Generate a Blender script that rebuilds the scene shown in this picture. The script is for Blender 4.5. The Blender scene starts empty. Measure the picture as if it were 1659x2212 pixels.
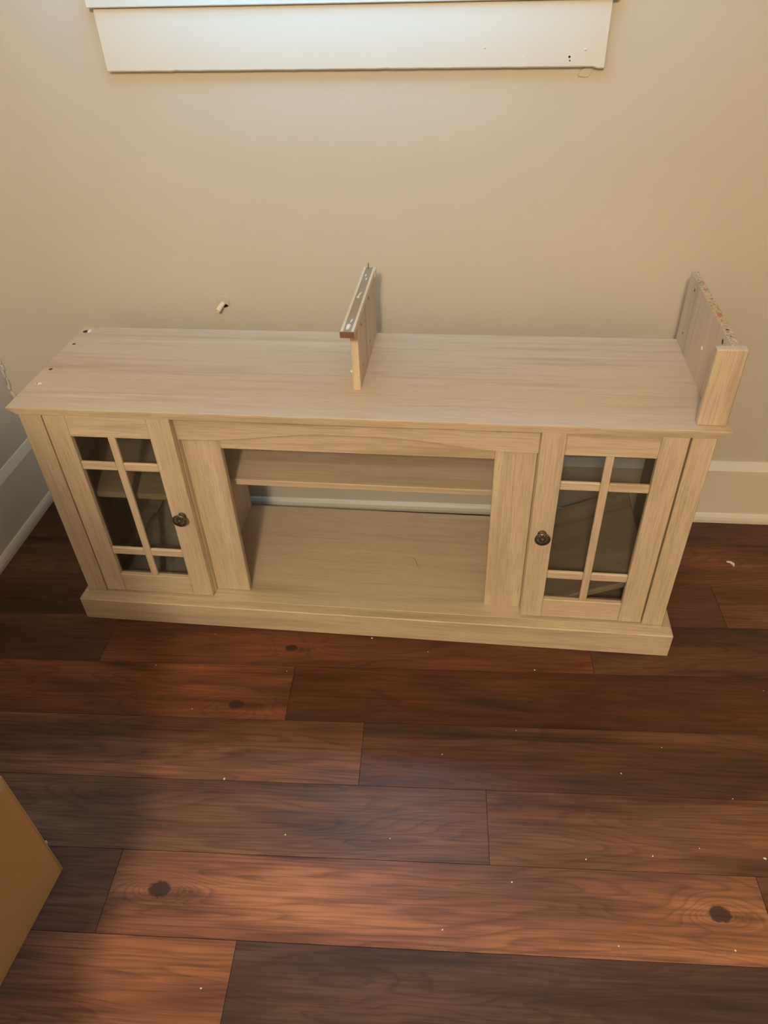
import bpy, bmesh, math, random
from mathutils import Vector, Matrix, noise
random.seed(7)
scene = bpy.context.scene
COL = scene.collection

# ------------------------------------------------------------------ camera
cam_d = bpy.data.cameras.new('camera')
cam = bpy.data.objects.new('camera', cam_d)
COL.objects.link(cam)
cam_d.sensor_fit = 'VERTICAL'
cam_d.sensor_height = 36.0
cam_d.lens = 1580.1 / 2212 * 36.0
cam_d.clip_start = 0.02
CX, CY, CZ = 0.9676, -1.7497, 1.4214
ax, ay, az = 0.8869, 0.0339, 0.0999
Rm = Matrix.Rotation(az, 3, 'Z') @ Matrix.Rotation(ay, 3, 'Y') @ Matrix.Rotation(ax, 3, 'X')
cam.matrix_world = Matrix.Translation((CX, CY, CZ)) @ Rm.to_4x4()
scene.camera = cam

# ------------------------------------------------------------------ world, light, exposure
world = bpy.data.worlds.new('world')
scene.world = world
world.use_nodes = True
world.node_tree.nodes['Background'].inputs[0].default_value = (0.45, 0.65, 1.0, 1)
world.node_tree.nodes['Background'].inputs[1].default_value = 0.6

SKY_POWER = 290.0
sky_d = bpy.data.lights.new('window_back_offscreen', 'AREA')       # daylight outside the window
sky_d.shape = 'RECTANGLE'
sky_d.size, sky_d.size_y = 0.55, 1.2
sky_d.energy = SKY_POWER
sky_d.color = (0.16, 0.53, 1.0)
sky = bpy.data.objects.new('window_back_offscreen', sky_d)
COL.objects.link(sky)
sky.location = (0.66, 0.75, 2.1)
sky.rotation_euler = (math.radians(-90 + 8), 0, 0)

lamp_d = bpy.data.lights.new('ceiling_lamp_offscreen', 'POINT')   # the room's lamp behind the camera, where the shadows point
lamp_d.energy = 170.0
lamp_d.color = (1.0, 0.78, 0.50)
lamp_d.shadow_soft_size = 0.10
lamp = bpy.data.objects.new('ceiling_lamp_offscreen', lamp_d)
COL.objects.link(lamp)
lamp.location = (0.76, -3.00, 2.30)

vs = scene.view_settings
vs.view_transform = 'Standard'
vs.look = 'None'
vs.gamma = 1.0
vs.use_curve_mapping = False
vs.exposure = -0.12

# ------------------------------------------------------------------ helpers
def link(name, me, mat=None, parent=None, loc=None, rot=None):
    o = bpy.data.objects.new(name, me)
    COL.objects.link(o)
    if mat is not None and me is not None and len(me.materials) == 0:
        me.materials.append(mat)
    if parent is not None:
        o.parent = parent
    if loc is not None:
        o.location = loc
    if rot is not None:
        o.rotation_euler = rot
    return o

def to_mesh(bm, name, smooth=False):
    bmesh.ops.recalc_face_normals(bm, faces=bm.faces)
    me = bpy.data.meshes.new(name)
    bm.to_mesh(me)
    bm.free()
    if smooth:
        for p in me.polygons:
            p.use_smooth = True
    return me

def tag(o, label=None, cat=None, group=None, kind=None):
    if label: o['label'] = label
    if cat: o['category'] = cat
    if group: o['group'] = group
    if kind: o['kind'] = kind
    return o

def empty(name, loc=(0, 0, 0), rot=(0, 0, 0)):
    o = bpy.data.objects.new(name, None)
    COL.objects.link(o)
    o.location = loc
    o.rotation_euler = rot
    o.empty_display_size = 0.05
    return o

def hexa(bm, pts):
    """pts: 4 bottom (ccw) + 4 top corners"""
    v = [bm.verts.new(p) for p in pts]
    for f in ((0, 3, 2, 1), (4, 5, 6, 7), (0, 1, 5, 4), (1, 2, 6, 5), (2, 3, 7, 6), (3, 0, 4, 7)):
        bm.faces.new([v[i] for i in f])
    return v

def boxpts(x0, x1, y0, y1, z0, z1):
    return [(x0, y0, z0), (x1, y0, z0), (x1, y1, z0), (x0, y1, z0),
            (x0, y0, z1), (x1, y0, z1), (x1, y1, z1), (x0, y1, z1)]

def box_mesh(name, x0, x1, y0, y1, z0, z1, bev=0.001, seg=1):
    bm = bmesh.new()
    hexa(bm, boxpts(x0, x1, y0, y1, z0, z1))
    if bev:
        bmesh.ops.bevel(bm, geom=bm.edges[:], offset=bev, segments=seg, profile=0.5, affect='EDGES')
    return to_mesh(bm, name)

def part(name, b, mat, parent, bev=0.001, label=None):
    o = link(name, box_mesh(name, *b, bev=bev), mat, parent)
    if label: o['label'] = label
    return o

def prism_mesh(name, poly, axis, a0, a1, bev=0.0):
    """extrude a 2D polygon along axis ('x': poly=(y,z), 'y': poly=(x,z), 'z': poly=(x,y))"""
    bm = bmesh.new()
    def P(q, a):
        return {'x': (a, q[0], q[1]), 'y': (q[0], a, q[1]), 'z': (q[0], q[1], a)}[axis]
    A = [bm.verts.new(P(q, a0)) for q in poly]
    B = [bm.verts.new(P(q, a1)) for q in poly]
    bm.faces.new(A); bm.faces.new(B[::-1])
    n = len(poly)
    for i in range(n):
        bm.faces.new((A[i], A[(i + 1) % n], B[(i + 1) % n], B[i]))
    if bev:
        bmesh.ops.bevel(bm, geom=bm.edges[:], offset=bev, segments=1, profile=0.5, affect='EDGES')
    return to_mesh(bm, name)

def lathe(bm, prof, origin, axis, n=24):
    """prof: list of (r, h) along axis from origin"""
    ax_ = Vector(axis).normalized()
    t = Vector((0, 0, 1)) if abs(ax_.z) < 0.9 else Vector((1, 0, 0))
    e1 = ax_.cross(t).normalized(); e2 = ax_.cross(e1)
    O = Vector(origin)
    rings = []
    for r, h in prof:
        if r < 1e-6:
            rings.append([bm.verts.new(O + ax_ * h)])
        else:
            rings.append([bm.verts.new(O + ax_ * h + e1 * r * math.cos(2 * math.pi * i / n) + e2 * r * math.sin(2 * math.pi * i / n)) for i in range(n)])
    for a, b in zip(rings, rings[1:]):
        for i in range(n):
            j = (i + 1) % n
            if len(a) == 1 and len(b) == 1: continue
            if len(a) == 1: bm.faces.new((a[0], b[i], b[j]))
            elif len(b) == 1: bm.faces.new((a[i], b[0], a[j]))
            else: bm.faces.new((a[i], b[i], b[j], a[j]))
    for R_ in (rings[0], rings[-1]):
        if len(R_) > 2:
            bm.faces.new(R_)

def cut(o, cutter_bm, inner_mat):
    """bore real holes into o; the bore walls take inner_mat"""
    cm = to_mesh(cutter_bm, 'bore')
    cm.materials.append(inner_mat)
    co = bpy.data.objects.new('bore', cm)
    COL.objects.link(co)
    co.matrix_world = Matrix.Identity(4)
    par = o.parent
    o.parent = None
    m = o.modifiers.new('bore', 'BOOLEAN')
    m.operation = 'DIFFERENCE'; m.object = co; m.solver = 'EXACT'; m.material_mode = 'TRANSFER'
    bpy.context.view_layer.update()
    dg = bpy.context.evaluated_depsgraph_get()
    me = bpy.data.meshes.new_from_object(o.evaluated_get(dg))
    o.modifiers.clear()
    o.data = me
    o.parent = par
    bpy.data.objects.remove(co)
    bpy.data.meshes.remove(cm)

# ------------------------------------------------------------------ materials
def nodes_of(name):
    m = bpy.data.materials.new(name)
    m.use_nodes = True
    nt = m.node_tree
    return m, nt, nt.nodes['Principled BSDF']

def N(nt, t, **kw):
    n = nt.nodes.new(t)
    for k, v in kw.items():
        setattr(n, k, v)
    return n

def setin(n, **kw):
    for k, v in kw.items():
        n.inputs[k.replace('_', ' ')].default_value = v

def math_(nt, op, a, b=None, clamp=False):
    n = N(nt, 'ShaderNodeMath', operation=op, use_clamp=clamp)
    for i, s in enumerate((a, b)):
        if s is None: continue
        if isinstance(s, (int, float)): n.inputs[i].default_value = s
        else: nt.links.new(s, n.inputs[i])
    return n.outputs[0]

def mixc(nt, fac, a, b, blend='MIX'):
    n = N(nt, 'ShaderNodeMix', data_type='RGBA', blend_type=blend)
    for i, s in ((0, fac), (6, a), (7, b)):
        if isinstance(s, (int, float)): n.inputs[i].default_value = s
        elif isinstance(s, tuple): n.inputs[i].default_value = (*s, 1) if len(s) == 3 else s
        else: nt.links.new(s, n.inputs[i])
    return n.outputs[2]

def ramp(nt, fac, stops):
    n = N(nt, 'ShaderNodeValToRGB')
    cr = n.color_ramp
    while len(cr.elements) < len(stops): cr.elements.new(0.5)
    for e, (p, c) in zip(cr.elements, stops):
        e.position = p
        e.color = (*c, 1) if isinstance(c, tuple) else (c, c, c, 1)
    nt.links.new(fac, n.inputs[0])
    return n.outputs[0]

def coords(nt, scale, rnd=True, src='Object', offs=37.0):
    tc = N(nt, 'ShaderNodeTexCoord')
    out = tc.outputs[src]
    if rnd:
        oi = N(nt, 'ShaderNodeObjectInfo')
        cmb = N(nt, 'ShaderNodeCombineXYZ')
        m1 = math_(nt, 'MULTIPLY', oi.outputs['Random'], offs)
        for i in range(3): nt.links.new(m1, cmb.inputs[i])
        ad = N(nt, 'ShaderNodeVectorMath', operation='ADD')
        nt.links.new(out, ad.inputs[0]); nt.links.new(cmb.outputs[0], ad.inputs[1])
        out = ad.outputs[0]
    mp = N(nt, 'ShaderNodeMapping')
    mp.inputs['Scale'].default_value = scale
    nt.links.new(out, mp.inputs['Vector'])
    return mp.outputs[0]

def noise_(nt, vec, scale=1.0, detail=3.0, rough=0.55, dist=0.0):
    n = N(nt, 'ShaderNodeTexNoise')
    setin(n, Scale=scale, Detail=detail, Roughness=rough, Distortion=dist)
    nt.links.new(vec, n.inputs['Vector'])
    return n.outputs['Fac']

def bump(nt, bsdf, h, strength, dist=0.001):
    b = N(nt, 'ShaderNodeBump')
    setin(b, Strength=strength, Distance=dist)
    nt.links.new(h, b.inputs['Height'])
    nt.links.new(b.outputs[0], bsdf.inputs['Normal'])

def oak(name, axis, base=(0.61, 0.505, 0.39), dark=(0.43, 0.34, 0.25), pale=(0.69, 0.585, 0.46), fine=1.0, rough=0.52):
    """pale greyed oak laminate; axis = direction of the grain"""
    m, nt, b = nodes_of(name)
    def sc(along, across):
        return {'x': (along, across, across), 'y': (across, along, across), 'z': (across, across, along)}[axis]
    bands = noise_(nt, coords(nt, sc(1.0, 15)), 1, 4, 0.62, 0.5)
    streak = noise_(nt, coords(nt, sc(2.6, 60)), 1, 3, 0.6, 0.4)
    pores = noise_(nt, coords(nt, sc(14, 420)), 1, 2, 0.6, 0.3)
    c = ramp(nt, bands, [(0.30, dark), (0.45, base), (0.55, base), (0.68, pale)])
    c2 = mixc(nt, math_(nt, 'MULTIPLY', ramp(nt, streak, [(0.33, 1.0), (0.48, 0.0)]), 0.45), c, dark)
    pm = ramp(nt, pores, [(0.36, 1.0), (0.50, 0.0)])
    c3 = mixc(nt, math_(nt, 'MULTIPLY', pm, 0.42 * fine), c2, tuple(x * 0.8 for x in dark))
    nt.links.new(c3, b.inputs['Base Color'])
    setin(b, Roughness=rough)
    bump(nt, b, math_(nt, 'SUBTRACT', 1.0, pm), 0.25, 0.0006)
    return m

OAK_X = oak('pale_oak_laminate_long', 'x')
OAK_XT = oak('pale_oak_laminate_top', 'x', fine=0.5, rough=0.42)
OAK_Y = oak('pale_oak_laminate_depth', 'y', fine=0.6)
OAK_Z = oak('pale_oak_laminate_upright', 'z')
OAK_ZS = oak('pale_oak_laminate_side', 'z', fine=0.5)

def paint(name, col, rough=0.55, mottle=0.04, bumpd=0.25, scale=60, dirt=None):
    m, nt, b = nodes_of(name)
    v = coords(nt, (1, 1, 1), rnd=False)
    n1 = noise_(nt, v, 2.2, 4, 0.6)
    n2 = noise_(nt, v, scale, 3, 0.6)
    dk = tuple(c * (1 - mottle * 2) for c in col)
    c = mixc(nt, ramp(nt, n1, [(0.35, 0.0), (0.65, 1.0)]), dk, col)
    if dirt:
        n3 = noise_(nt, coords(nt, (9, 9, 22), rnd=False), 1, 4, 0.7)
        c = mixc(nt, math_(nt, 'MULTIPLY', ramp(nt, n3, [(0.62, 0.0), (0.72, 1.0)]), 0.35), c, dirt)
    nt.links.new(c, b.inputs['Base Color'])
    setin(b, Roughness=rough)
    bump(nt, b, n2, bumpd, 0.002)
    return m

WALL = paint('wall_paint', (0.62, 0.585, 0.52), 0.6, 0.02, 0.10, 45)
CEIL = paint('ceiling_paint', (0.86, 0.84, 0.78), 0.7, 0.01, 0.1, 60)
TRIM = paint('trim_paint', (0.74, 0.70, 0.62), 0.4, 0.02, 0.10, 30, dirt=(0.42, 0.34, 0.24))
TRIMC = paint('window_trim_paint', (0.74, 0.70, 0.62), 0.42, 0.015, 0.12, 26)

def flat(name, col, rough=0.6, metal=0.0, var=0.12, scale=180, bumpd=0.0):
    m, nt, b = nodes_of(name)
    n1 = noise_(nt, coords(nt, (1, 1, 1)), scale, 3, 0.6)
    c = mixc(nt, n1, tuple(x * (1 - var) for x in col), tuple(min(1, x * (1 + var)) for x in col))
    nt.links.new(c, b.inputs['Base Color'])
    setin(b, Roughness=rough, Metallic=metal)
    if bumpd: bump(nt, b, n1, bumpd, 0.001)
    return m

BORE = flat('bore_dark_particleboard', (0.10, 0.065, 0.035), 0.9)
RAW = flat('raw_white_core', (0.82, 0.78, 0.68), 0.9, bumpd=0.6)
BROWNCORE = flat('brown_plastic_channel', (0.36, 0.265, 0.19), 0.5, var=0.15, scale=60)
BROWNEND = flat('dark_brown_end_cap', (0.19, 0.105, 0.07), 0.5, var=0.1, scale=60)
CREAM = flat('cream_edge_strip', (0.72, 0.62, 0.45), 0.5)
BRONZE = flat('dark_bronze', (0.17, 0.145, 0.115), 0.30, 0.85, 0.35, 300)
REDDOWEL = flat('red_dowel', (0.48, 0.20, 0.11), 0.8)
STUB = flat('cream_stub', (0.80, 0.70, 0.50), 0.5)
DARKHOLE = flat('wall_cavity', (0.03, 0.03, 0.025), 0.9)
CRUMB = flat('white_crumb', (0.75, 0.70, 0.60), 0.9)

def chipboard():
    m, nt, b = nodes_of('raw_chipboard_edge')
    v = coords(nt, (1, 1, 1))
    vo = N(nt, 'ShaderNodeTexVoronoi'); setin(vo, Scale=260.0); nt.links.new(v, vo.inputs['Vector'])
    n1 = noise_(nt, v, 150, 3, 0.7)
    c = ramp(nt, math_(nt, 'ADD', math_(nt, 'MULTIPLY', n1, 0.8), math_(nt, 'MULTIPLY', vo.outputs['Distance'], 0.3)),
             [(0.36, (0.12, 0.075, 0.04)), (0.46, (0.42, 0.31, 0.20)), (0.62, (0.62, 0.50, 0.36))])
    nt.links.new(c, b.inputs['Base Color']); setin(b, Roughness=0.9)
    bump(nt, b, n1, 0.8, 0.002)
    return m
CHIP = chipboard()

def glass_pane():
    m, nt, b = nodes_of('clear_pane')
    out = nt.nodes['Material Output']
    nt.nodes.remove(b)
    tr = N(nt, 'ShaderNodeBsdfTransparent'); tr.inputs[0].default_value = (0.77, 0.77, 0.75, 1)
    gl = N(nt, 'ShaderNodeBsdfGlossy'); gl.inputs['Roughness'].default_value = 0.03
    lw = N(nt, 'ShaderNodeLayerWeight'); lw.inputs['Blend'].default_value = 0.5
    fr = math_(nt, 'ADD', math_(nt, 'MULTIPLY', math_(nt, 'POWER', lw.outputs['Facing'], 5.0), 0.9), 0.04)
    mx = N(nt, 'ShaderNodeMixShader')
    nt.links.new(fr, mx.inputs[0]); nt.links.new(tr.outputs[0], mx.inputs[1]); nt.links.new(gl.outputs[0], mx.inputs[2])
    nt.links.new(mx.outputs[0], out.inputs[0])
    return m
GLASS = glass_pane()

def bag_plastic():
    m, nt, b = nodes_of('clear_bag_plastic')
    out = nt.nodes['Material Output']
    n1 = noise_(nt, coords(nt, (1, 1, 1)), 30, 4, 0.6, 1.0)
    setin(b, Roughness=0.22)
    b.inputs['Base Color'].default_value = (0.66, 0.63, 0.60, 1)
    bump(nt, b, n1, 0.7, 0.006)
    tr = N(nt, 'ShaderNodeBsdfTransparent')
    mx = N(nt, 'ShaderNodeMixShader')
    nt.links.new(math_(nt, 'ADD', math_(nt, 'MULTIPLY', n1, 0.5), 0.40), mx.inputs[0])
    nt.links.new(tr.outputs[0], mx.inputs[1]); nt.links.new(b.outputs[0], mx.inputs[2])
    nt.links.new(mx.outputs[0], out.inputs[0])
    return m
BAG = bag_plastic()

def card(name, col):
    m, nt, b = nodes_of(name)
    n1 = noise_(nt, coords(nt, (1, 1, 1)), 5, 4, 0.6)
    n2 = noise_(nt, coords(nt, (1, 1, 1)), 420, 2, 0.5)
    c = mixc(nt, n1, tuple(x * 0.86 for x in col), tuple(x * 1.1 for x in col))
    c = mixc(nt, math_(nt, 'MULTIPLY', n2, 0.25), c, tuple(x * 0.7 for x in col))
    nt.links.new(c, b.inputs['Base Color']); setin(b, Roughness=0.8)
    bump(nt, b, n1, 0.15, 0.004)
    return m
CARD = card('cardboard', (0.58, 0.355, 0.155))
CARDEDGE = card('cardboard_edge', (0.62, 0.44, 0.24))

def plank_mat(name, knots=()):
    """dark stained plank; tone per plank from the object colour, knots at plank-local (x, y, r)"""
    m, nt, b = nodes_of(name)
    tc = N(nt, 'ShaderNodeTexCoord')
    oi = N(nt, 'ShaderNodeObjectInfo')
    sep = N(nt, 'ShaderNodeSeparateXYZ'); nt.links.new(tc.outputs['Object'], sep.inputs[0])
    X, Y = sep.outputs[0], sep.outputs[1]
    off = math_(nt, 'MULTIPLY', oi.outputs['Random'], 61.0)
    warp = None; dark = None
    for kx, ky, kr in knots:
        dx = math_(nt, 'SUBTRACT', X, kx); dy = math_(nt, 'SUBTRACT', Y, ky)
        ex = math_(nt, 'DIVIDE', dx, kr * 3.2); ey = math_(nt, 'DIVIDE', dy, kr * 1.3)
        d2 = math_(nt, 'ADD', math_(nt, 'MULTIPLY', ex, ex), math_(nt, 'MULTIPLY', ey, ey))
        w_ = math_(nt, 'DIVIDE', 1.0, math_(nt, 'ADD', d2, 0.7))
        warp = w_ if warp is None else math_(nt, 'ADD', warp, w_)
        kx2 = math_(nt, 'DIVIDE', dx, kr * 1.25); ky2 = math_(nt, 'DIVIDE', dy, kr * 0.85)
        r2 = math_(nt, 'SQRT', math_(nt, 'ADD', math_(nt, 'MULTIPLY', kx2, kx2), math_(nt, 'MULTIPLY', ky2, ky2)))
        rag = N(nt, 'ShaderNodeTexNoise'); setin(rag, Scale=90.0, Detail=2.0); nt.links.new(tc.outputs['Object'], rag.inputs['Vector'])
        r2 = math_(nt, 'ADD', r2, math_(nt, 'MULTIPLY', math_(nt, 'SUBTRACT', rag.outputs['Fac'], 0.5), 0.7))
        tx = math_(nt, 'DIVIDE', math_(nt, 'SUBTRACT', dx, kr * 2.4), kr * 2.6); ty = math_(nt, 'DIVIDE', math_(nt, 'ADD', dy, kr * .25), kr * 0.75)
        tl = math_(nt, 'SUBTRACT', 1.0, math_(nt, 'ADD', math_(nt, 'MULTIPLY', tx, tx), math_(nt, 'MULTIPLY', ty, ty)), clamp=True)
        tl = math_(nt, 'MULTIPLY', tl, math_(nt, 'MULTIPLY', rag.outputs['Fac'], 1.3))
        k_ = math_(nt, 'SUBTRACT', 1.0, math_(nt, 'MULTIPLY', math_(nt, 'SUBTRACT', r2, 0.8), 4.0), clamp=True)
        k_ = math_(nt, 'MAXIMUM', k_, tl)
        k_ = math_(nt, 'MINIMUM', math_(nt, 'MAXIMUM', k_, 0.0), 1.0)
        dark = k_ if dark is None else math_(nt, 'MAXIMUM', dark, k_)
    def vec(sx, sy, o=1.0):
        c = N(nt, 'ShaderNodeCombineXYZ')
        nt.links.new(math_(nt, 'MULTIPLY', X, sx), c.inputs[0])
        nt.links.new(math_(nt, 'MULTIPLY', Y, sy), c.inputs[1])
        nt.links.new(math_(nt, 'MULTIPLY', off, o), c.inputs[2])
        return c.outputs[0]
    field = noise_(nt, vec(1.1, 9.5), 1, 2, 0.5, 0.25)
    if warp is not None:
        field = math_(nt, 'ADD', field, math_(nt, 'MULTIPLY', warp, 0.28))
    rings = math_(nt, 'FRACT', math_(nt, 'MULTIPLY', field, 22.0))
    ringl = ramp(nt, rings, [(0.0, 0.0), (0.55, 0.15), (0.86, 0.9), (1.0, 0.0)])
    tone = noise_(nt, vec(1.8, 11.0, 1.7), 1, 3, 0.6, 0.3)
    cloud = noise_(nt, vec(2.6, 9.0, 3.1), 1, 3, 0.55)
    fibre = noise_(nt, vec(6.0, 210.0, 2.3), 1, 3, 0.65)
    crack = noise_(nt, vec(1.5, 30.0, 4.3), 1, 3, 0.55, 0.5)
    base = oi.outputs['Color']
    c = mixc(nt, ramp(nt, tone, [(0.30, 0.0), (0.70, 1.0)]), mixc(nt, 1.0, base, (0.50, 0.47, 0.46), 'MULTIPLY'), mixc(nt, 1.0, base, (1.42, 1.38, 1.30), 'MULTIPLY'))
    c = mixc(nt, math_(nt, 'MULTIPLY', ramp(nt, cloud, [(0.45, 0.0), (0.70, 1.0)]), 0.55), c, (0.052, 0.033, 0.025))
    c = mixc(nt, math_(nt, 'MULTIPLY', ringl, 0.36), c, (0.030, 0.014, 0.009))
    c = mixc(nt, math_(nt, 'MULTIPLY', ramp(nt, fibre, [(0.36, 1.0), (0.56, 0.0)]), 0.40), c, (0.030, 0.016, 0.010))
    c = mixc(nt, math_(nt, 'MULTIPLY', ramp(nt, crack, [(0.27, 1.0), (0.40, 0.0)]), 0.62), c, (0.016, 0.008, 0.005))
    if dark is not None:
        c = mixc(nt, math_(nt, 'MULTIPLY', dark, 0.85), c, (0.028, 0.018, 0.013))
    nt.links.new(c, b.inputs['Base Color'])
    rr = math_(nt, 'ADD', math_(nt, 'MULTIPLY', fibre, 0.18), 0.30)
    nt.links.new(rr, b.inputs['Roughness'])
    setin(b, **{'Specular_IOR_Level': 0.22})
    bump(nt, b, fibre, 0.18, 0.0006)
    return m
PLANK = plank_mat('dark_plank')

# ------------------------------------------------------------------ room shell
WY = 0.018            # face of the back wall
XR, YF, ZC = 3.6, -5.4, 2.44
def wlx(y):           # face of the left wall
    return -0.348
OPX0, OPX1, OPZ0, OPZ1 = 0.264, 1.153, 1.42, 2.32       # window opening

bm = bmesh.new()
xs = [wlx(WY) - 0.12, OPX0, OPX1, XR + 0.1]
zs = [-0.05, OPZ0, OPZ1, ZC]
for i in range(3):
    for j in range(3):
        if i == 1 and j == 1: continue
        hexa(bm, boxpts(xs[i], xs[i + 1], WY, WY + 0.14, zs[j], zs[j + 1]))
bmesh.ops.remove_doubles(bm, verts=bm.verts, dist=1e-5)
for f in [f for f in bm.faces if False]: pass
seen = {}
for f in bm.faces:
    k = tuple(round(x, 4) for x in f.calc_center_median())
    seen.setdefault(k, []).append(f)
bmesh.ops.delete(bm, geom=[f for l in seen.values() if len(l) > 1 for f in l], context='FACES')
wall_back = tag(link('wall_back', to_mesh(bm, 'wall_back'), WALL), 'beige painted plaster wall behind the pale oak stand', kind='structure')

def quad_wall(name, pts_xy, z0, z1, mat, label):
    bm = bmesh.new()
    hexa(bm, [(x, y, z0) for x, y in pts_xy] + [(x, y, z1) for x, y in pts_xy])
    return tag(link(name, to_mesh(bm, name), mat), label, kind='structure')
quad_wall('wall_left', [(wlx(YF) - .1, YF), (wlx(YF), YF), (wlx(WY), WY), (wlx(WY) - .1, WY)], -0.05, ZC, WALL, 'beige side wall meeting the back wall beside the stand')
quad_wall('wall_right', [(XR, YF), (XR + .1, YF), (XR + .1, WY), (XR, WY)], -0.05, ZC, WALL, 'beige side wall far from the cardboard box')
quad_wall('wall_front', [(wlx(YF) - .1, YF - .1), (XR + .1, YF - .1), (XR + .1, YF), (wlx(YF) - .1, YF)], -0.05, ZC, WALL, 'beige wall opposite the window')
quad_wall('ceiling', [(-.7, YF - .1), (XR + .1, YF - .1), (XR + .1, WY + .14), (-.7, WY + .14)], ZC, ZC + .08, CEIL, 'white ceiling carrying the lamp')

# floor: planks laid a little askew to the wall
PA = math.radians(2.3)
ca, sa = math.cos(PA), math.sin(PA)
def to_plank(x, y): return (x * ca + y * sa, -x * sa + y * ca)
PT = 0.005
FLOORSUB = flat('subfloor', (0.05, 0.03, 0.02), 0.8)
floor = quad_wall('floor', [(wlx(YF), YF), (XR, YF), (XR, WY), (wlx(WY), WY)], -0.06, -PT + 0.0004, FLOORSUB, 'dark reddish brown wood plank floor')
room_poly = [to_plank(*q) for q in [(wlx(YF) + .002, YF + .002), (XR - .002, YF + .002), (XR - .002, WY - .002), (wlx(WY) + .002, WY - .002)]]
def clip_poly(poly, rect):
    x0, x1, y0, y1 = rect
    for (f, inside) in ((lambda a, b: (x0 - a[0]) / (b[0] - a[0]), lambda p: p[0] >= x0), (lambda a, b: (x1 - a[0]) / (b[0] - a[0]), lambda p: p[0] <= x1),
                        (lambda a, b: (y0 - a[1]) / (b[1] - a[1]), lambda p: p[1] >= y0), (lambda a, b: (y1 - a[1]) / (b[1] - a[1]), lambda p: p[1] <= y1)):
        out = []
        for i in range(len(poly)):
            a, b = poly[i - 1], poly[i]
            ia, ib = inside(a), inside(b)
            if ia != ib:
                t = f(a, b); out.append((a[0] + t * (b[0] - a[0]), a[1] + t * (b[1] - a[1])))
            if ib: out.append(b)
        poly = out
        if not poly: return []
    return poly
PW, PL, GAP = 0.1555, 1.22, 0.0006
N0 = -1.273
joints = {-1: 0.552, 0: 0.288, 1: 1.012, 2: 0.745, 3: 0.562, 4: 1.285, 5: 1.640 - PL}
tones = {  # (row, plank index from the known joint): linear tone
    (-1, -1): (0.205, 0.100, 0.056), (-1, 0): (0.056, 0.036, 0.027),
    (0, -1): (0.115, 0.060, 0.040), (0, 0): (0.215, 0.110, 0.064),
    (1, -1): (0.128, 0.075, 0.048), (1, 0): (0.128, 0.070, 0.040),
    (2, -1): (0.150, 0.080, 0.050), (2, 0): (0.080, 0.044, 0.029),
    (3, -1): (0.135, 0.062, 0.034), (3, 0): (0.062, 0.028, 0.017),
    (4, -1): (0.110, 0.050, 0.028), (4, 0): (0.075, 0.044, 0.030),
    (5, 0): (0.085, 0.048, 0.034), (5, 1): (0.110, 0.056, 0.038)}
# knots at world places
knot_at = [((0.432, -1.174), 0.019), ((1.469, -1.130), 0.018), ((0.470, -0.750), 0.016), ((0.567, -0.572), 0.013)]
full_mesh = None
GZ = -PT
rng = random.Random(3)
def plank_shape(poly):
    m_ = prism_mesh('plank', poly, 'z', GZ, 0.0)
    return m_
nlo, nhi = min(q[1] for q in room_poly), max(q[1] for q in room_poly)
slo, shi = min(q[0] for q in room_poly), max(q[0] for q in room_poly)
r0 = int(math.floor((nlo - N0) / PW)) - 1
r1 = int(math.ceil((nhi - N0) / PW)) + 1
for r in range(r0, r1):
    j0 = joints.get(r)
    if j0 is None: j0 = rng.uniform(0, PL)
    k0 = int(math.floor((slo - j0) / PL)) - 1
    for k in range(k0, k0 + 7):
        s0 = j0 + k * PL
        rect = (s0 + GAP, s0 + PL - GAP, N0 + r * PW + GAP, N0 + (r + 1) * PW - GAP)
        pc = clip_poly(room_poly, rect)
        if len(pc) < 3: continue
        area = abs(sum(pc[i - 1][0] * pc[i][1] - pc[i][0] * pc[i - 1][1] for i in range(len(pc)))) / 2
        if area < 0.002: continue
        whole = area > (rect[1] - rect[0]) * (rect[3] - rect[2]) - 1e-6
        cxs, cys = (rect[0] + rect[1]) / 2, (rect[2] + rect[3]) / 2
        ks = []
        for (kx, ky), kr in knot_at:
            ps, pn = to_plank(kx, ky)
            if rect[0] < ps < rect[1] and rect[2] < pn < rect[3]:
                ks.append((ps - cxs, pn - cys, kr))
        mat = plank_mat('dark_plank_knotted', ks) if ks else PLANK
        if whole and not ks:
            if full_mesh is None:
                full_mesh = plank_shape([(rect[0] - cxs, rect[2] - cys), (rect[1] - cxs, rect[2] - cys), (rect[1] - cxs, rect[3] - cys), (rect[0] - cxs, rect[3] - cys)])
                full_mesh.materials.append(PLANK)
            me = full_mesh
        else:
            me = plank_shape([(q[0] - cxs, q[1] - cys) for q in pc])
        o = link('plank', me, mat, floor, (cxs * ca - cys * sa, cxs * sa + cys * ca, 0), (0, 0, PA))
        t = tones.get((r, k))
        if t is None:
            f = rng.uniform(0.65, 1.25)
            t = (0.105 * f, 0.054 * f, 0.034 * f)
        o.color = (t[0] * 1.5, t[1] * 1.3, t[2] * 1.15, 1)

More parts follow.
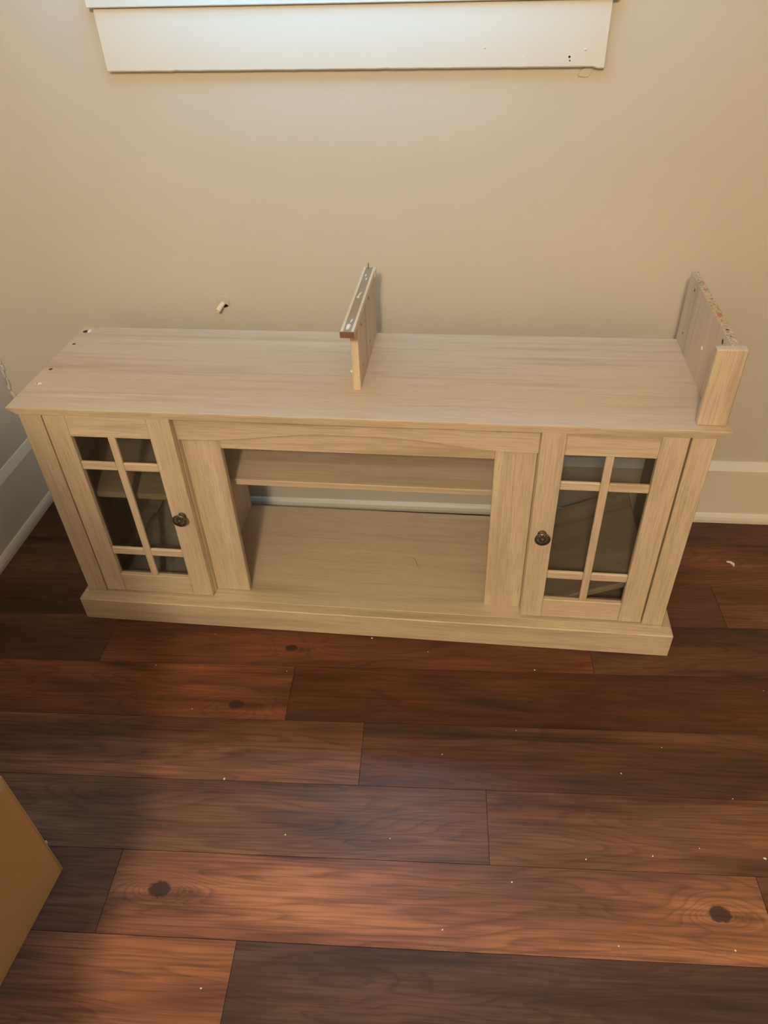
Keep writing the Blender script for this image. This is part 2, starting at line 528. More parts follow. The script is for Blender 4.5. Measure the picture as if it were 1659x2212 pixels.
# baseboards with a bevelled cap and a quarter-round shoe
bbp = [(-(0.018 - a) + WY, z) for a, z in [(0, 0), (0, 0.179), (0.012, 0.199), (0.018, 0.201), (0.018, 0)]]
bb = tag(link('baseboard_back', prism_mesh('baseboard_back', bbp, 'x', wlx(0) + .015, XR), TRIM), 'cream painted baseboard along the back wall', kind='structure')
shoe = [(0.0, 0.0), (-0.012, 0.0), (-0.012, 0.010), (-0.0095, 0.019), (-0.005, 0.026), (0.0, 0.029)]
link('shoe_moulding', prism_mesh('shoe_moulding', shoe, 'x', wlx(0) + .027, XR), TRIM, bb)
def left_run(name, prof, mat, parent=None):
    """prof: (distance out from the left wall, z); run follows the slanted wall"""
    bm = bmesh.new()
    y0, y1 = YF, WY
    A = [bm.verts.new((wlx(y0) + d, y0, z)) for d, z in prof]
    B = [bm.verts.new((wlx(y1) + d, y1, z)) for d, z in prof]
    bm.faces.new(A); bm.faces.new(B[::-1])
    n = len(prof)
    for i in range(n): bm.faces.new((A[i], A[(i + 1) % n], B[(i + 1) % n], B[i]))
    return link(name, to_mesh(bm, name), mat, parent)
bl = tag(left_run('baseboard_left', [(0, 0), (0.014, 0), (0.014, 0.194), (0.004, 0.218), (0, 0.220)], TRIM), 'cream painted baseboard along the side wall in shadow', kind='structure')
left_run('shoe_moulding', [(0.014, 0), (0.026, 0), (0.026, 0.012), (0.0235, 0.022), (0.019, 0.029), (0.014, 0.031)], TRIM, bl)

# ------------------------------------------------------------------ window: apron, sill, casing, sash
random.seed(11)
def apron_mesh():
    """board whose lower edge is lumpy with old paint"""
    x0, x1 = 0.186, 1.231
    n = 90
    bm = bmesh.new()
    cols = []
    for i in range(n + 1):
        x = x0 + (x1 - x0) * i / n
        dz = 0.0006 * noise.noise((x * 40, 0, 0))
        if 0.30 < x < 0.36: dz += 0.0022 * noise.noise((x * 170, 3, 0))
        if 0.76 < x < 0.81: dz += 0.0016 * noise.noise((x * 150, 5, 0))
        if x > 1.219: dz -= 0.003
        zl = 1.180 - 0.0105 * (x - x0)          # hung a little out of level
        zb, z1 = zl + dz, zl + 0.1135
        cols.append([bm.verts.new(p) for p in ((x, WY + .004, zb), (x, 0.002, zb + .0005), (x, 0.0, zb + .003), (x, 0.0, z1), (x, WY + .004, z1))])
    for a, b in zip(cols, cols[1:]):
        for k in range(5):
            j = (k + 1) % 5
            bm.faces.new((a[k], b[k], b[j], a[j]))
    bm.faces.new(cols[0]); bm.faces.new(cols[-1][::-1])
    return to_mesh(bm, 'trim_1')
apron = tag(link('trim_1', apron_mesh(), TRIMC), 'white painted apron board under the window', kind='structure')
bmc = bmesh.new()
lathe(bmc, [(0.0022, -0.01), (0.0022, 0.008)], (1.160, 0.0, 1.1885), (0, 1, 0), 10)
lathe(bmc, [(0.0016, -0.01), (0.0016, 0.002)], (1.1615, 0.0, 1.182), (0, 1, 0), 10)
cut(apron, bmc, BORE)
# paint drip hanging from the apron's corner
bm = bmesh.new()
drip = [(x - .004, z + .0035) for x, z in ((1.205, 1.168), (1.222, 1.166), (1.216, 1.160), (1.211, 1.152), (1.208, 1.147), (1.199, 1.146), (1.185, 1.148), (1.19, 1.160))]
a = [bm.verts.new((x, WY + .002, z)) for x, z in drip]
b = [bm.verts.new((x * .9 + 1.206 * .1, WY - .0035, z * .9 + 1.158 * .1)) for x, z in drip]
bm.faces.new(b)
for i in range(len(drip)): bm.faces.new((a[i], a[(i + 1) % len(drip)], b[(i + 1) % len(drip)], b[i]))
link('paint_drip', to_mesh(bm, 'paint_drip'), WALL, apron)
for (x, z, r) in ((1.19, 1.20, .003), (0.99, 1.208, .003), (1.07, 1.19, .002)):
    bm = bmesh.new()
    lathe(bm, [(r, 0.0006), (r * .7, -0.0006), (0, -0.001)], (x, 0, z), (0, 1, 0), 10)
    link('paint_lump', to_mesh(bm, 'paint_lump', True), TRIMC, apron)
sill = tag(link('trim_2', box_mesh('trim_2', -0.5335, 0.5335, -0.010, WY + .002, 0.0, 0.0205, 0.002), TRIMC), 'white painted window sill above the apron', kind='structure')
sill.location = (0.7085, 0, 1.2895); sill.rotation_euler = (0, 0.0105, 0)

win = empty('window_1', (0, 0, 0)); tag(win, 'white framed window above the stand', kind='structure')
for b_ in ((0.176, 0.266, -.004, WY, 1.318, 2.41), (1.151, 1.241, -.004, WY, 1.318, 2.41)):
    part('window_casing', b_, TRIMC, win, 0.002)
part('window_casing', (0.266, 1.151, -.004, WY, 2.32, 2.41), TRIMC, win, 0.002)
part('window_casing', (0.266, 1.151, -.004, WY, 1.318, 1.42), TRIMC, win, 0.002)
for b_ in ((0.266, 0.306, .06, .10, 1.422, 2.318), (1.111, 1.151, .06, .10, 1.422, 2.318), (0.306, 1.111, .06, .10, 1.422, 1.475), (0.306, 1.111, .06, .10, 2.27, 2.318), (0.306, 1.111, .06, .10, 1.85, 1.885)):
    part('window_sash', b_, TRIMC, win, 0.002)
for z0, z1 in ((1.475, 1.85), (1.885, 2.27)):
    part('window_pane', (0.306, 1.111, .078, .082, z0, z1), GLASS, win, 0)

# added unseen shade, tilted to throw window daylight onto the apron
def shade_mat():
    m, nt, b = nodes_of('added_shade_cloth')
    out = nt.nodes['Material Output']
    n1 = noise_(nt, coords(nt, (400, 400, 400), rnd=False), 1, 2, 0.5)
    c = mixc(nt, n1, (0.82, 0.82, 0.80), (0.90, 0.90, 0.88))
    nt.links.new(c, b.inputs['Base Color']); setin(b, Roughness=0.9)
    tl = N(nt, 'ShaderNodeBsdfTranslucent'); nt.links.new(c, tl.inputs[0])
    mx = N(nt, 'ShaderNodeMixShader'); mx.inputs[0].default_value = 0.20
    nt.links.new(b.outputs[0], mx.inputs[1]); nt.links.new(tl.outputs[0], mx.inputs[2])
    nt.links.new(mx.outputs[0], out.inputs[0])
    return m
SHADE = shade_mat()
sh = empty('added_glow_shade', (0.69, -0.215, 1.405), (math.radians(-10.5), 0, 0)); tag(sh, 'added unseen white shade, hem propped out to throw daylight on the apron', 'window shade')
link('added_shade_cloth', box_mesh('added_shade_cloth', -0.49, 0.49, -0.0008, 0.0008, 0.012, 1.0, 0), SHADE, sh)
link('hem_bar', box_mesh('hem_bar', -0.49, 0.49, -0.004, 0.004, 0.0, 0.014, 0.002), TRIMC, sh)
bm = bmesh.new(); lathe(bm, [(0.022, -0.51), (0.022, 0.51)], (0, 0, 1.015), (1, 0, 0), 20)
link('roller', to_mesh(bm, 'roller', False), TRIMC, sh)
for s in (-1, 1):
    link('bracket', box_mesh('bracket', s * .517 - .006, s * .517 + .006, -0.03, 0.024, 0.985, 1.045, 0.001), TRIMC, sh)

# ------------------------------------------------------------------ the stand (own frame: u right, v back, w up)
TH = -0.01739
SX, SY = -0.0083, -0.4766
st = empty('tv_stand', (SX, SY, 0), (0, 0, TH))
tag(st, 'pale oak laminate television stand with two glazed doors and open middle bay', 'tv stand')
W_, D_, H_ = 1.5, 0.398, 0.6287
PH, TZ = 0.0719, 0.6107
B0, B1, BV = 0.0205, 1.4778, 0.004

# plinth
part('plinth_front', (0.0086, 1.5003, -0.030, -0.0012, 0.0, PH), OAK_X, st, 0.0022)
part('plinth_side', (0.0086, 0.0235, -0.0008, 0.388, 0.0, PH - .001), OAK_Y, st, 0.0015)
part('plinth_side', (1.4785, 1.5003, -0.0008, 0.388, 0.0, PH - .001), OAK_Y, st, 0.0015)
part('bottom_panel', (0.024, 1.478, -0.0008, 0.390, PH - .018, PH - .0015), OAK_XT, st, 0.0008)
ZB = PH - .0015
# top with bevelled rim
bm = bmesh.new()
hexa(bm, [(B0, BV - .002, TZ), (B1, BV - .002, TZ), (B1, D_ - .004, TZ), (B0, D_ - .004, TZ),
          (0.0, 0.0, H_ - .004), (W_, 0.0, H_ - .004), (W_, D_, H_ - .004), (0.0, D_, H_ - .004)])
bm.faces.ensure_lookup_table()
tf = [f for f in bm.faces if all(abs(v.co.z - (H_ - .004)) < 1e-6 for v in f.verts)]
ex = bmesh.ops.extrude_face_region(bm, geom=tf)
bmesh.ops.delete(bm, geom=tf, context='FACES')
for v in [g for g in ex['geom'] if isinstance(g, bmesh.types.BMVert)]:
    v.co.z = H_
bmesh.ops.bevel(bm, geom=[e for e in bm.edges if all(abs(v.co.z - H_) < 1e-6 for v in e.verts)], offset=0.0012, segments=2, profile=0.5, affect='EDGES')
top = link('top_panel', to_mesh(bm, 'top_panel'), OAK_XT, st)
top.data.materials.append(OAK_X)            # edge banding round the rim
for p_ in top.data.polygons:
    if p_.normal.z < 0.9: p_.material_index = 1
bmc = bmesh.new()
for (u, v, r) in ((0.0160, 0.3715, 0.0078), (0.0165, 0.301, 0.0042), (0.0195, 0.172, 0.0045), (0.0205, 0.105, 0.0028)):
    lathe(bmc, [(r, -0.012), (r, 0.01)], (u, v, H_), (0, 0, 1), 14)
cut(top, bmc, BORE)
def chip(name, parent, c, size, mat, seed, flatn=0.35, rot=0.0, label=None):
    rg = random.Random(seed)
    bm = bmesh.new()
    bmesh.ops.create_icosphere(bm, subdivisions=2, radius=1.0)
    for v in bm.verts:
        k = 1 + 0.35 * noise.noise(v.co * 1.7 + Vector((seed, seed * 2.1, 0)))
        v.co = Vector((v.co.x * size[0] * k, v.co.y * size[1] * k, v.co.z * size[2] * k))
    bmesh.ops.rotate(bm, verts=bm.verts, cent=(0, 0, 0), matrix=Matrix.Rotation(rot, 3, 'Z'))
    bmesh.ops.translate(bm, verts=bm.verts, vec=c)
    o = link(name, to_mesh(bm, name), mat, parent)
    if label: o['label'] = label
    return o
chip('torn_splinter', st, (0.0250, 0.3725, H_ + .0004), (0.0050, 0.009, 0.0022), RAW, 3, rot=0.2, label='pale torn splinter by the empty dowel hole')
chip('torn_splinter', st, (0.0265, 0.104, H_ + .0002), (0.0055, 0.004, 0.0014), RAW, 5)
chip('torn_splinter', st, (0.017, 0.1035, H_ + .0002), (0.002, 0.003, 0.001), RAW, 6)

# carcase
part('face_stile', (B0, 0.0708, BV, 0.022, PH + .0005, TZ), OAK_Z, st, 0.0015)
part('face_stile', (1.4312, B1, BV, 0.022, PH + .0005, TZ), OAK_Z, st, 0.0015)
part('side_panel', (0.0245, 0.0400, 0.0222, 0.388, ZB, TZ), OAK_ZS, st, 0.0006)
part('side_panel', (1.4580, 1.4740, 0.0222, 0.388, ZB, TZ), OAK_ZS, st, 0.0006)
part('divider_panel', (0.3455, 0.3608, 0.0245, 0.388, ZB, TZ), OAK_ZS, st, 0.0006)
part('divider_panel', (1.1405, 1.1560, 0.0245, 0.388, ZB, TZ), OAK_ZS, st, 0.0006)
# middle bay: two stiles, rail, arched valance, shelf
part('bay_stile', (0.3612, 0.4490, 0.038, 0.054, ZB, TZ), OAK_Z, st, 0.0012)
part('bay_stile', (1.0520, 1.1400, 0.038, 0.054, ZB, TZ), OAK_Z, st, 0.0012)
part('bay_rail', (0.4492, 1.0518, 0.038, 0.054, 0.5165, TZ), OAK_X, st, 0.0012)
n = 40
arc = []
u0, u1 = 0.3612, 1.1400
for i in range(n + 1):
    t = i / n
    s = min(t, 1 - t) * 2
    k = max(0.0, min(1.0, (s - 0.10) / 0.75)); k = k * k * (3 - 2 * k)
    arc.append((u0 + (u1 - u0) * t, 0.5445 + 0.0255 * k))
link('arched_valance', prism_mesh('arched_valance', [(u1, TZ), (u0, TZ)] + arc, 'y', 0.0255, 0.0378), OAK_X, st)
part('shelf', (0.3610, 1.1403, 0.106, 0.380, 0.364, 0.380), OAK_XT, st, 0.0012)
part('shelf', (0.0402, 0.3453, 0.034, 0.375, 0.364, 0.380), OAK_XT, st, 0.0012)

# doors
def knob_mesh():
    bm = bmesh.new()
    ax_ = (0, -1, 0)
    lathe(bm, [(0.0100, 0.0), (0.0100, 0.002), (0.0072, 0.004), (0.0058, 0.008), (0.0062, 0.013), (0.0100, 0.0155),
               (0.0163, 0.0175), (0.0172, 0.0195), (0.0166, 0.0212), (0.0150, 0.0220), (0.0110, 0.0215), (0.0048, 0.0225), (0.0030, 0.0245), (0, 0.0252)], (0, 0, 0), ax_, 32)
    for i in range(14):
        a = 2 * math.pi * i / 14
        d = Vector((math.cos(a), 0, math.sin(a))); p_ = Vector((-math.sin(a), 0, math.cos(a)))
        f = Vector((0, -1, 0))
        c0, c1 = d * 0.0055 + f * 0.0215, d * 0.0142 + f * 0.0205
        q = []
        for (c, wd, hh) in ((c0, 0.0006, 0.0014), (c1, 0.0016, 0.0020)):
            q += [c - p_ * wd, c + p_ * wd, c + p_ * wd * .4 + f * hh, c - p_ * wd * .4 + f * hh]
        v = [bm.verts.new(x) for x in q]
        for fc in ((0, 1, 2, 3), (4, 7, 6, 5), (0, 4, 5, 1), (1, 5, 6, 2), (2, 6, 7, 3), (3, 7, 4, 0)):
            bm.faces.new([v[j] for j in fc])
    for i in range(36):   # beaded rim
        a = 2 * math.pi * i / 36
        c = Vector((math.cos(a) * .0168, -0.0196, math.sin(a) * .0168))
        bmesh.ops.create_icosphere(bm, subdivisions=1, radius=0.0011, matrix=Matrix.Translation(c))
    return to_mesh(bm, 'knob', True)
KNOB = knob_mesh(); KNOB.materials.append(BRONZE)

def door(x0, x1, knob_u, mv):
    d = empty('door'); d.parent = st
    d['label'] = 'glazed door with six panes and a dark knob'
    z0, z1 = 0.0775, 0.6092
    v0, v1 = BV, 0.022
    gx0, gx1, gz0, gz1 = x0 + 0.050, x1 - 0.0525, 0.1365, 0.556
    sw = 0.0505
    def stile(a, b_):
        return part('door_stile', (a, b_, v0, v1, z0, z1), OAK_Z, d, 0.0014)
    stile(x0, gx0); stile(gx1, x1)
    part('door_rail', (gx0 + .0002, gx1 - .0002, v0 + .0006, v1, gz1, z1), OAK_X, d, 0.0014)
    part('door_rail', (gx0 + .0002, gx1 - .0002, v0 + .0006, v1, z0, gz0), OAK_X, d, 0.0014)
    m0, m1 = mv - .0085, mv + .0085
    part('muntin', (m0, m1, v0 + .0015, v0 + .0105, gz0, gz1), OAK_Z, d, 0.0018)
    hs = ((0.205, 0.2275), (0.4655, 0.487))
    for (a, b_) in hs:
        part('muntin', (gx0 + .0002, m0 - .0002, v0 + .0020, v0 + .0105, a, b_), OAK_X, d, 0.0022)
        part('muntin', (m1 + .0002, gx1 - .0002, v0 + .0020, v0 + .0105, a, b_), OAK_X, d, 0.0022)
    zz = [gz0 + .0003, (hs[0][0] + hs[0][1]) / 2, (hs[1][0] + hs[1][1]) / 2, gz1 - .0003]
    xx = [gx0 + .0003, mv, gx1 - .0003]
    for i in range(2):
        for k in range(3):
            part('glass_pane', (xx[i] + .0002, xx[i + 1] - .0002, v0 + .0110, v0 + .0140, zz[k] + .0002, zz[k + 1] - .0002), GLASS, d, 0)
    kn = link('knob', KNOB, None, d, (knob_u, v0, 0.3435))
    kn['label'] = 'dark bronze fluted knob'
    return d
door(0.0740, 0.3602, 0.3345, 0.2165)
door(1.1408, 1.4268, 1.1672, 1.2825)

# middle upright left from the dismantled tier
cu = empty('middle_upright'); cu.parent = st
cu['label'] = 'short upright panel capped with a brown channel'
cp = part('upright_panel', (0.7425, 0.7590, 0.117, 0.392, H_, 0.7800), OAK_ZS, cu, 0.0008)
bmc = bmesh.new()
for (v, w) in ((0.167, 0.757), (0.292, 0.762), (0.165, 0.665), (0.279, 0.665)):
    lathe(bmc, [(0.0035, -0.009), (0.0035, 0.01)], (0.759, v, w), (1, 0, 0), 12)
cut(cp, bmc, BORE)
link('cap_channel', box_mesh('cap_channel', 0.7400, 0.7560, 0.0600, 0.400, 0.7800, 0.7905, 0.0004), BROWNCORE, cu)
part('cap_strip', (0.7340, 0.7400, 0.0606, 0.400, 0.7802, 0.7918), CREAM, cu, 0.0006)
part('cap_strip', (0.7560, 0.7615, 0.0606, 0.400, 0.7802, 0.7918), CREAM, cu, 0.0006)
part('cap_end', (0.7335, 0.7620, 0.0575, 0.0604, 0.7788, 0.7916), BROWNEND, cu, 0.0004)
chip('torn_splinter', cu, (0.7475, 0.083, 0.7915), (0.0045, 0.013, 0.0028), RAW, 12, rot=-0.05, label='white torn core showing in the brown channel')
chip('torn_splinter', cu, (0.7500, 0.110, 0.7915), (0.0018, 0.010, 0.0022), RAW, 13, rot=-0.1)
chip('torn_splinter', cu, (0.7475, 0.243, 0.7912), (0.0020, 0.012, 0.0020), RAW, 14, rot=-0.15)
chip('torn_splinter', cu, (0.7455, 0.228, 0.7912), (0.0030, 0.004, 0.0020), RAW, 15, rot=0.4)
chip('torn_splinter', cu, (0.7455, 0.352, 0.7910), (0.0018, 0.006, 0.0014), RAW, 16)
chip('torn_splinter', cu, (0.7492, 0.330, 0.7910), (0.0018, 0.005, 0.0014), RAW, 17)
bm = bmesh.new(); lathe(bm, [(0.0011, 0.0), (0.0011, 0.012), (0, 0.0135)], (0.7455, 0.395, 0.7900), (0, 0, 1), 8)
link('nail', to_mesh(bm, 'nail'), BRONZE, cu)
part('cap_tab', (0.7615, 0.7640, 0.372, 0.398, 0.7780, 0.7930), CREAM, cu, 0.0005)
bm = bmesh.new(); lathe(bm, [(0.0040, 0.0), (0.0040, 0.006), (0.0022, 0.008), (0.0, 0.009)], (0.7425, 0.140, 0.662), (-1, 0, 0), 12)
link('cam_pin', to_mesh(bm, 'cam_pin', True), RAW, cu)

# end upright left from the dismantled tier
eu = empty('end_upright'); eu.parent = st
eu['label'] = 'end upright with raw chipboard top edge and front post'
epl = part('upright_panel', (1.4670, 1.4825, 0.0385, 0.401, H_, 0.7880), OAK_ZS, eu, 0.0005)
bmc = bmesh.new()
for (v, w, r) in ((0.347, 0.768, 0.0035), (0.360, 0.662, 0.003), (0.095, 0.770, 0.0052)):
    lathe(bmc, [(r, -0.009), (r, 0.01)], (1.467, v, w), (-1, 0, 0), 12)
lathe(bmc, [(0.0042, -0.012), (0.0042, 0.01)], (1.4747, 0.108, 0.788), (0, 0, 1), 12)
cut(epl, bmc, BORE)
# raw chipboard edge along the top
bm = bmesh.new()
nv = 60
rows = []
for i in range(nv + 1):
    v = 0.039 + (0.4005 - 0.039) * i / nv
    row = []
    for j in range(5):
        u = 1.4673 + (1.4822 - 1.4673) * j / 4
        h = 0.7882 + (0.0010 * noise.noise((u * 300, v * 300, 1)) + 0.0006 if 0 < j < 4 else 0)
        row.append(bm.verts.new((u, v, h)))
    rows.append(row)
for a, b in zip(rows, rows[1:]):
    for j in range(4): bm.faces.new((a[j], a[j + 1], b[j + 1], b[j]))
hole = [f for f in bm.faces if (f.calc_center_median().xy - Vector((1.4747, 0.108))).length < 0.0055]
bmesh.ops.delete(bm, geom=hole, context='FACES')
link('raw_edge', to_mesh(bm, 'raw_edge'), CHIP, eu)['label'] = 'crumbling raw chipboard edge'
part('front_post', (1.4370, 1.4925, 0.020, 0.0382, H_, 0.7905), OAK_Z, eu, 0.0022)
chip('dowel_stub', eu, (1.4747, 0.300, 0.7885), (0.0045, 0.006, 0.0016), REDDOWEL, 21, label='reddish broken dowel stub')
chip('dowel_stub', eu, (1.4747, 0.172, 0.7885), (0.0048, 0.007, 0.0018), REDDOWEL, 22)
bm = bmesh.new(); lathe(bm, [(0.0042, 0.0), (0.0042, 0.0012), (0.0022, 0.0012), (0.0022, 0.0002)], (1.467, 0.201, 0.704), (-1, 0, 0), 14)
link('plastic_insert', to_mesh(bm, 'plastic_insert'), RAW, eu)

# ------------------------------------------------------------------ loose things in and around the stand
def in_stand(o):
    pass
SM = Matrix.Translation((SX, SY, 0)) @ Matrix.Rotation(TH, 4, 'Z')
def S(u, v, w): return SM @ Vector((u, v, w))

# fallen shelf leaning in the glazed bay
ang = math.radians(24.5)
fs = tag(link('fallen_shelf', box_mesh('fallen_shelf', 0, 0.292, 0, 0.338, 0, 0.016, 0.0012), OAK_XT), 'loose oak shelf board slanting inside the bay behind the glass, one end down', 'shelf board')
fs.matrix_world = SM @ Matrix.Translation((1.1645, 0.030, ZB + 0.0004)) @ Matrix.Rotation(-ang, 4, 'Y')

# clear plastic bag on the bay floor behind the other door
bm = bmesh.new()
nu, nvv = 46, 46
def bag_h(a, b):
    edge = min(a, 1 - a, b, 1 - b)
    e = min(1, edge / 0.22); e = e * e * (3 - 2 * e)
    hump = math.exp(-(((a - 0.58) / 0.36) ** 2 + ((b - 0.68) / 0.26) ** 2))
    wr = 0.013 * noise.noise((a * 6 + b * 2, b * 5, 1.3)) + 0.007 * abs(noise.noise((a * 14, b * 11 + a * 5, 4.0)))
    return max(0.0015, e * (0.022 + 0.135 * hump + wr))
g = []
for i in range(nu + 1):
    row = []
    for j in range(nvv + 1):
        a, b = i / nu, j / nvv
        uu = 0.075 + 0.235 * a + 0.012 * noise.noise((b * 5, 0, 2)) * (1 if 0 < i < nu else .8)
        vv = 0.045 + 0.285 * b + 0.012 * noise.noise((a * 5, 7, 2))
        row.append(bm.verts.new((uu, vv, ZB + 0.0006 + bag_h(a, b))))
    g.append(row)
for i in range(nu):
    for j in range(nvv): bm.faces.new((g[i][j], g[i + 1][j], g[i + 1][j + 1], g[i][j + 1]))
rim = [g[i][0] for i in range(nu + 1)] + [g[nu][j] for j in range(1, nvv + 1)] + [g[i][nvv] for i in range(nu - 1, -1, -1)] + [g[0][j] for j in range(nvv - 1, 0, -1)]
low = [bm.verts.new((v.co.x, v.co.y, ZB + 0.0004)) for v in rim]
for i in range(len(rim)):
    j = (i + 1) % len(rim); bm.faces.new((rim[i], low[i], low[j], rim[j]))
bm.faces.new(low)
bag = tag(link('plastic_bag', to_mesh(bm, 'plastic_bag', True), BAG), 'crumpled clear plastic bag lying behind the glazed door', 'bag')
bag.matrix_world = SM.copy()

# curled fibre on the bay floor
def strand(name, pts, r, mat):
    cu_ = bpy.data.curves.new(name, 'CURVE'); cu_.dimensions = '3D'; cu_.bevel_depth = r; cu_.bevel_resolution = 2
    sp = cu_.splines.new('NURBS'); sp.points.add(len(pts) - 1); sp.use_endpoint_u = True
    for p_, q in zip(sp.points, pts): p_.co = (*q, 1)
    o = bpy.data.objects.new(name, cu_); COL.objects.link(o)
    dg = bpy.context.evaluated_depsgraph_get()
    me = bpy.data.meshes.new_from_object(o.evaluated_get(dg))
    bpy.data.objects.remove(o)
    o = link(name, me, mat)
    return o
FIB = flat('brown_fibre', (0.28, 0.19, 0.11), 0.7)
o = strand('fibre_strand', [tuple(S(u, v, ZB + .001)) for u, v in ((0.857, 0.196), (0.866, 0.190), (0.872, 0.178), (0.873, 0.166), (0.878, 0.158))], 0.0006, FIB)
tag(o, 'thin curled brown fibre on the open bay floor', 'fibre')

# stub in the wall
bmc = bmesh.new()
lathe(bmc, [(0.0155, -0.01), (0.0155, 0.05)], (0.345, WY, 0.657), (0, 1, 0), 20)
cut(wall_back, bmc, DARKHOLE)
stb = empty('cut_pipe', (0.345, WY, 0.657)); tag(stb, 'cream cut pipe stub poking out of a torn round patch in the wall', 'pipe')
bm = bmesh.new()
pp = []
for i in range(22):
    a = -0.18 * math.pi + 1.36 * math.pi * i / 21
    pp.append((0.0168 * math.cos(a), 0.0168 * math.sin(a)))
pp.append((-0.004, -0.003))
pp.append((0.004, -0.004))
A = [bm.verts.new((x, -0.0008, z)) for x, z in pp]; B = [bm.verts.new((x, -0.0030 - 0.002 * (z > 0), z)) for x, z in pp]
bm.faces.new(A); bm.faces.new(B[::-1])
for i in range(len(pp)): bm.faces.new((A[i], A[(i + 1) % len(pp)], B[(i + 1) % len(pp)], B[i]))
link('wall_patch', to_mesh(bm, 'wall_patch'), WALL, stb)
bm = bmesh.new()
lathe(bm, [(0.0060, -0.012), (0.0066, 0.014), (0.0064, 0.036), (0.0050, 0.0365), (0.0048, 0.032)], (0.0, 0.006, -0.001), (-0.30, -0.80, -0.34), 16)
link('pipe_stub', to_mesh(bm, 'pipe_stub', True), STUB, stb)

# ridge of chipped paint down the room's corner
wl_ = bpy.data.objects['wall_left']
for i in range(11):
    z = 0.345 + 0.014 * i + 0.004 * math.sin(i * 2.3)
    chip('chipped_paint', wl_, (wlx(0) + 0.004 + 0.003 * math.sin(i * 1.7), WY - 0.0035, z), (0.0045 + .0015 * math.sin(i), 0.0035, 0.0105), WALL, 50 + i)

# ------------------------------------------------------------------ cardboard boxes
def carton(name, loc, rz, w, d, h, label, lean=0.0):
    e = empty(name, loc, (0, 0, rz)); tag(e, label, 'box')
    t = 0.004
    for b_ in ((-w, 0, -t, 0, 0, h), (-w, 0, -d, -d + t, 0, h), (-t, 0, -d + t, -t, 0, h), (-w, -w + t, -d + t, -t, 0, h)):
        part('box_side', b_, CARD, e, 0.0012)
    part('box_bottom', (-w + t, -t, -d + t, -t, 0.0005, t), CARD, e, 0)
    return e
bx = carton('cardboard_box', (0.229, -1.152, 0.0), math.radians(-5.7), 0.50, 0.37, 0.330, 'brown cardboard box standing on the planks with folded flaps')
# folded flaps on top, the long ones meeting in the middle
def flap(parent, x0, x1, hinge_y, length, h, a, name='box_flap'):
    bm = bmesh.new()
    s = 1 if length > 0 else -1
    L = abs(length); n_ = 6
    prof = []
    for i in range(n_ + 1):
        t = i / n_
        rise = 0.008 * math.sin(math.pi * min(1, t * 2.5)) if t < .4 else 0.0
        prof.append((hinge_y + s * L * t * math.cos(a), h + 0.001 + L * t * math.sin(a) + rise * .5))
    A = [bm.verts.new((x0, y, z)) for y, z in prof] + [bm.verts.new((x0, y, z + .004)) for y, z in prof[::-1]]
    B = [bm.verts.new((x1, y, z)) for y, z in prof] + [bm.verts.new((x1, y, z + .004)) for y, z in prof[::-1]]
    bm.faces.new(A); bm.faces.new(B[::-1])
    for i in range(len(A)):
        j = (i + 1) % len(A); bm.faces.new((A[i], A[j], B[j], B[i]))
    return link(name, to_mesh(bm, name), CARD, parent)
flap(bx, -0.498, -0.002, -0.002, -0.18, 0.330, math.radians(2))
flap(bx, -0.498, -0.002, -0.368, 0.18, 0.330, math.radians(2))
part('torn_edge', (-0.0025, 0.0010, -0.020, -0.004, 0.308, 0.3345), CARDEDGE, bx, 0.0008)
chip('torn_edge', bx, (0.0005, -0.001, 0.105), (0.002, 0.003, 0.006), CARDEDGE, 33)

carton('shadow_carton_base', (0.398, -1.585, 0.0), math.radians(1), 0.42, 0.32, 0.62, 'added unseen brown carton blocking lamp light, carrying a wider carton')  # added out of view to cast the big shadow across floor and stand
part('box_lid', (-0.419, -0.001, -0.319, -0.001, 0.6205, 0.6245), CARD, bpy.data.objects['shadow_carton_base'], 0)
tb = carton('shadow_carton_top', (0.468, -1.580, 0.6248), math.radians(1), 0.50, 0.34, 0.34, 'added unseen wide brown carton with raised flaps shaping the cast shadow')  # also added; its overhang and flaps are shaped to the shadow's edge
for (y0, y1, yt, zt) in ((-0.004, 0.0, -0.004, 0.72), (-0.34, -0.336, -0.40, 0.62)):
    bm = bmesh.new()
    hexa(bm, [(-0.50, y0, 0.34), (0.0, y0, 0.34), (0.0, y1, 0.34), (-0.50, y1, 0.34),
              (-0.46, yt, zt), (-0.110, yt, zt), (-0.110, yt + .004, zt), (-0.46, yt + .004, zt)])
    link('box_flap', to_mesh(bm, 'box_flap'), CARD, tb)

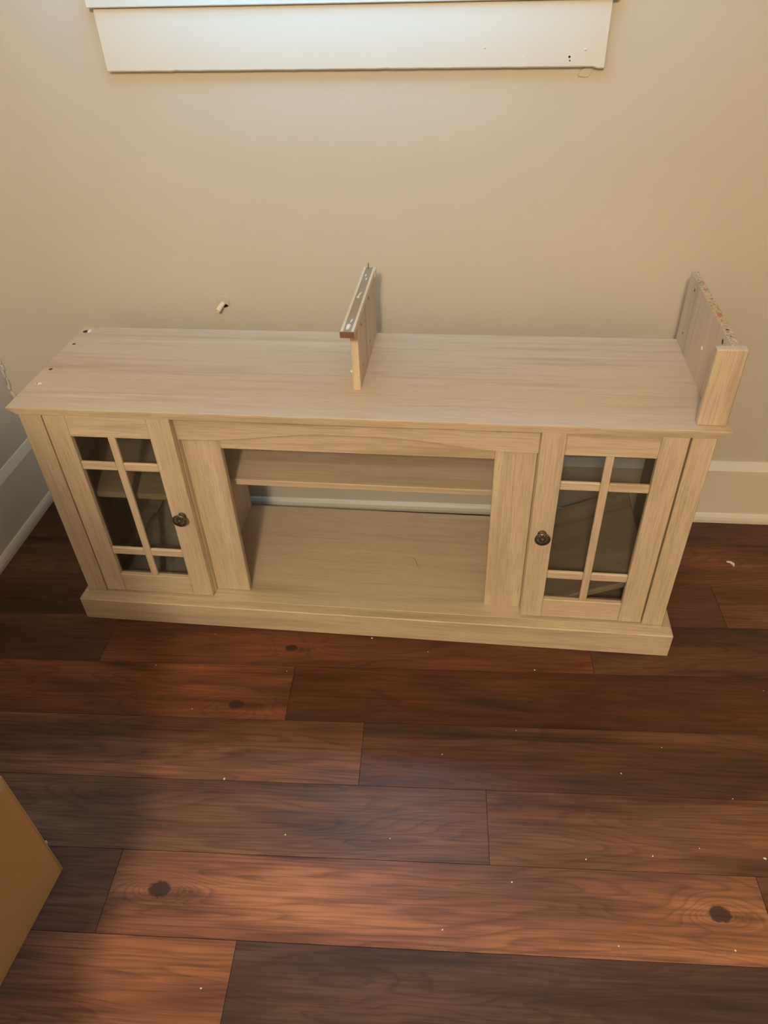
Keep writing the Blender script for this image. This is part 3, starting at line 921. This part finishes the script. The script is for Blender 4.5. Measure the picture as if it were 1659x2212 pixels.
# ------------------------------------------------------------------ crumbs on the floor
crumbs = [(0.494, -0.940, .0030), (0.766, -0.526, .0032), (1.169, -0.598, .0024), (1.334, -0.860, .0022), (1.097, -1.105, .0022), (1.578, -1.020, .0032),
          (1.368, -1.033, .0020), (1.118, -0.771, .0018), (0.956, -0.844, .0018), (0.57, -0.645, .0018), (0.37, -0.77, .0018), (0.91, -0.56, .0016),
          (1.24, -1.05, .0020), (1.46, -1.01, .0016), (0.97, -1.20, .0018), (1.48, -1.19, .0020), (1.28, -1.20, .0018), (0.65, -1.05, .0018),
          (0.86, -1.04, .0016), (0.24, -0.65, .0016), (1.55, -0.90, .0018), (1.43, -0.79, .0016), (0.56, -1.33, .0020), (0.36, -0.54, .0014), (1.69, -0.62, .0016)]
for i, (x, y, r) in enumerate(crumbs):
    bm = bmesh.new()
    bmesh.ops.create_icosphere(bm, subdivisions=1, radius=1.0)
    rg = random.Random(i)
    for v in bm.verts:
        k = rg.uniform(0.65, 1.1)
        v.co = Vector((v.co.x * r * 1.05 * k, v.co.y * r * .8 * k, max(-0.0, (v.co.z * .5 + .5)) * r * .8 * k))
    o = link('crumb', to_mesh(bm, 'crumb'), CRUMB, None, (x, y, 0.0001), (0, 0, rg.uniform(0, 6)))
    tag(o, 'tiny pale crumb of debris lying on the dark planks', 'crumb', 'crumbs scattered on the floor')
bm = bmesh.new()
pts = [(0, 0), (0.010, -0.002), (0.016, -0.010), (0.015, -0.018)]
prev = None
for i, (x, y) in enumerate(pts):
    w_ = (0.002, 0.0035, 0.0045, 0.003)[i]
    ring = [bm.verts.new((x - w_ * .7, y - w_ * .7, 0)), bm.verts.new((x + w_ * .7, y + w_ * .7, 0)), bm.verts.new((x + w_ * .5, y + w_ * .5, .003)), bm.verts.new((x - w_ * .5, y - w_ * .5, .003))]
    if prev:
        for k in range(4): bm.faces.new((prev[k], prev[(k + 1) % 4], ring[(k + 1) % 4], ring[k]))
    else: bm.faces.new(ring)
    prev = ring
bm.faces.new(prev)
o = link('wood_curl', to_mesh(bm, 'wood_curl'), CRUMB, None, (1.718, -0.181, 0.0001))
tag(o, 'small pale curled shaving on the floor near the baseboard', 'shaving')
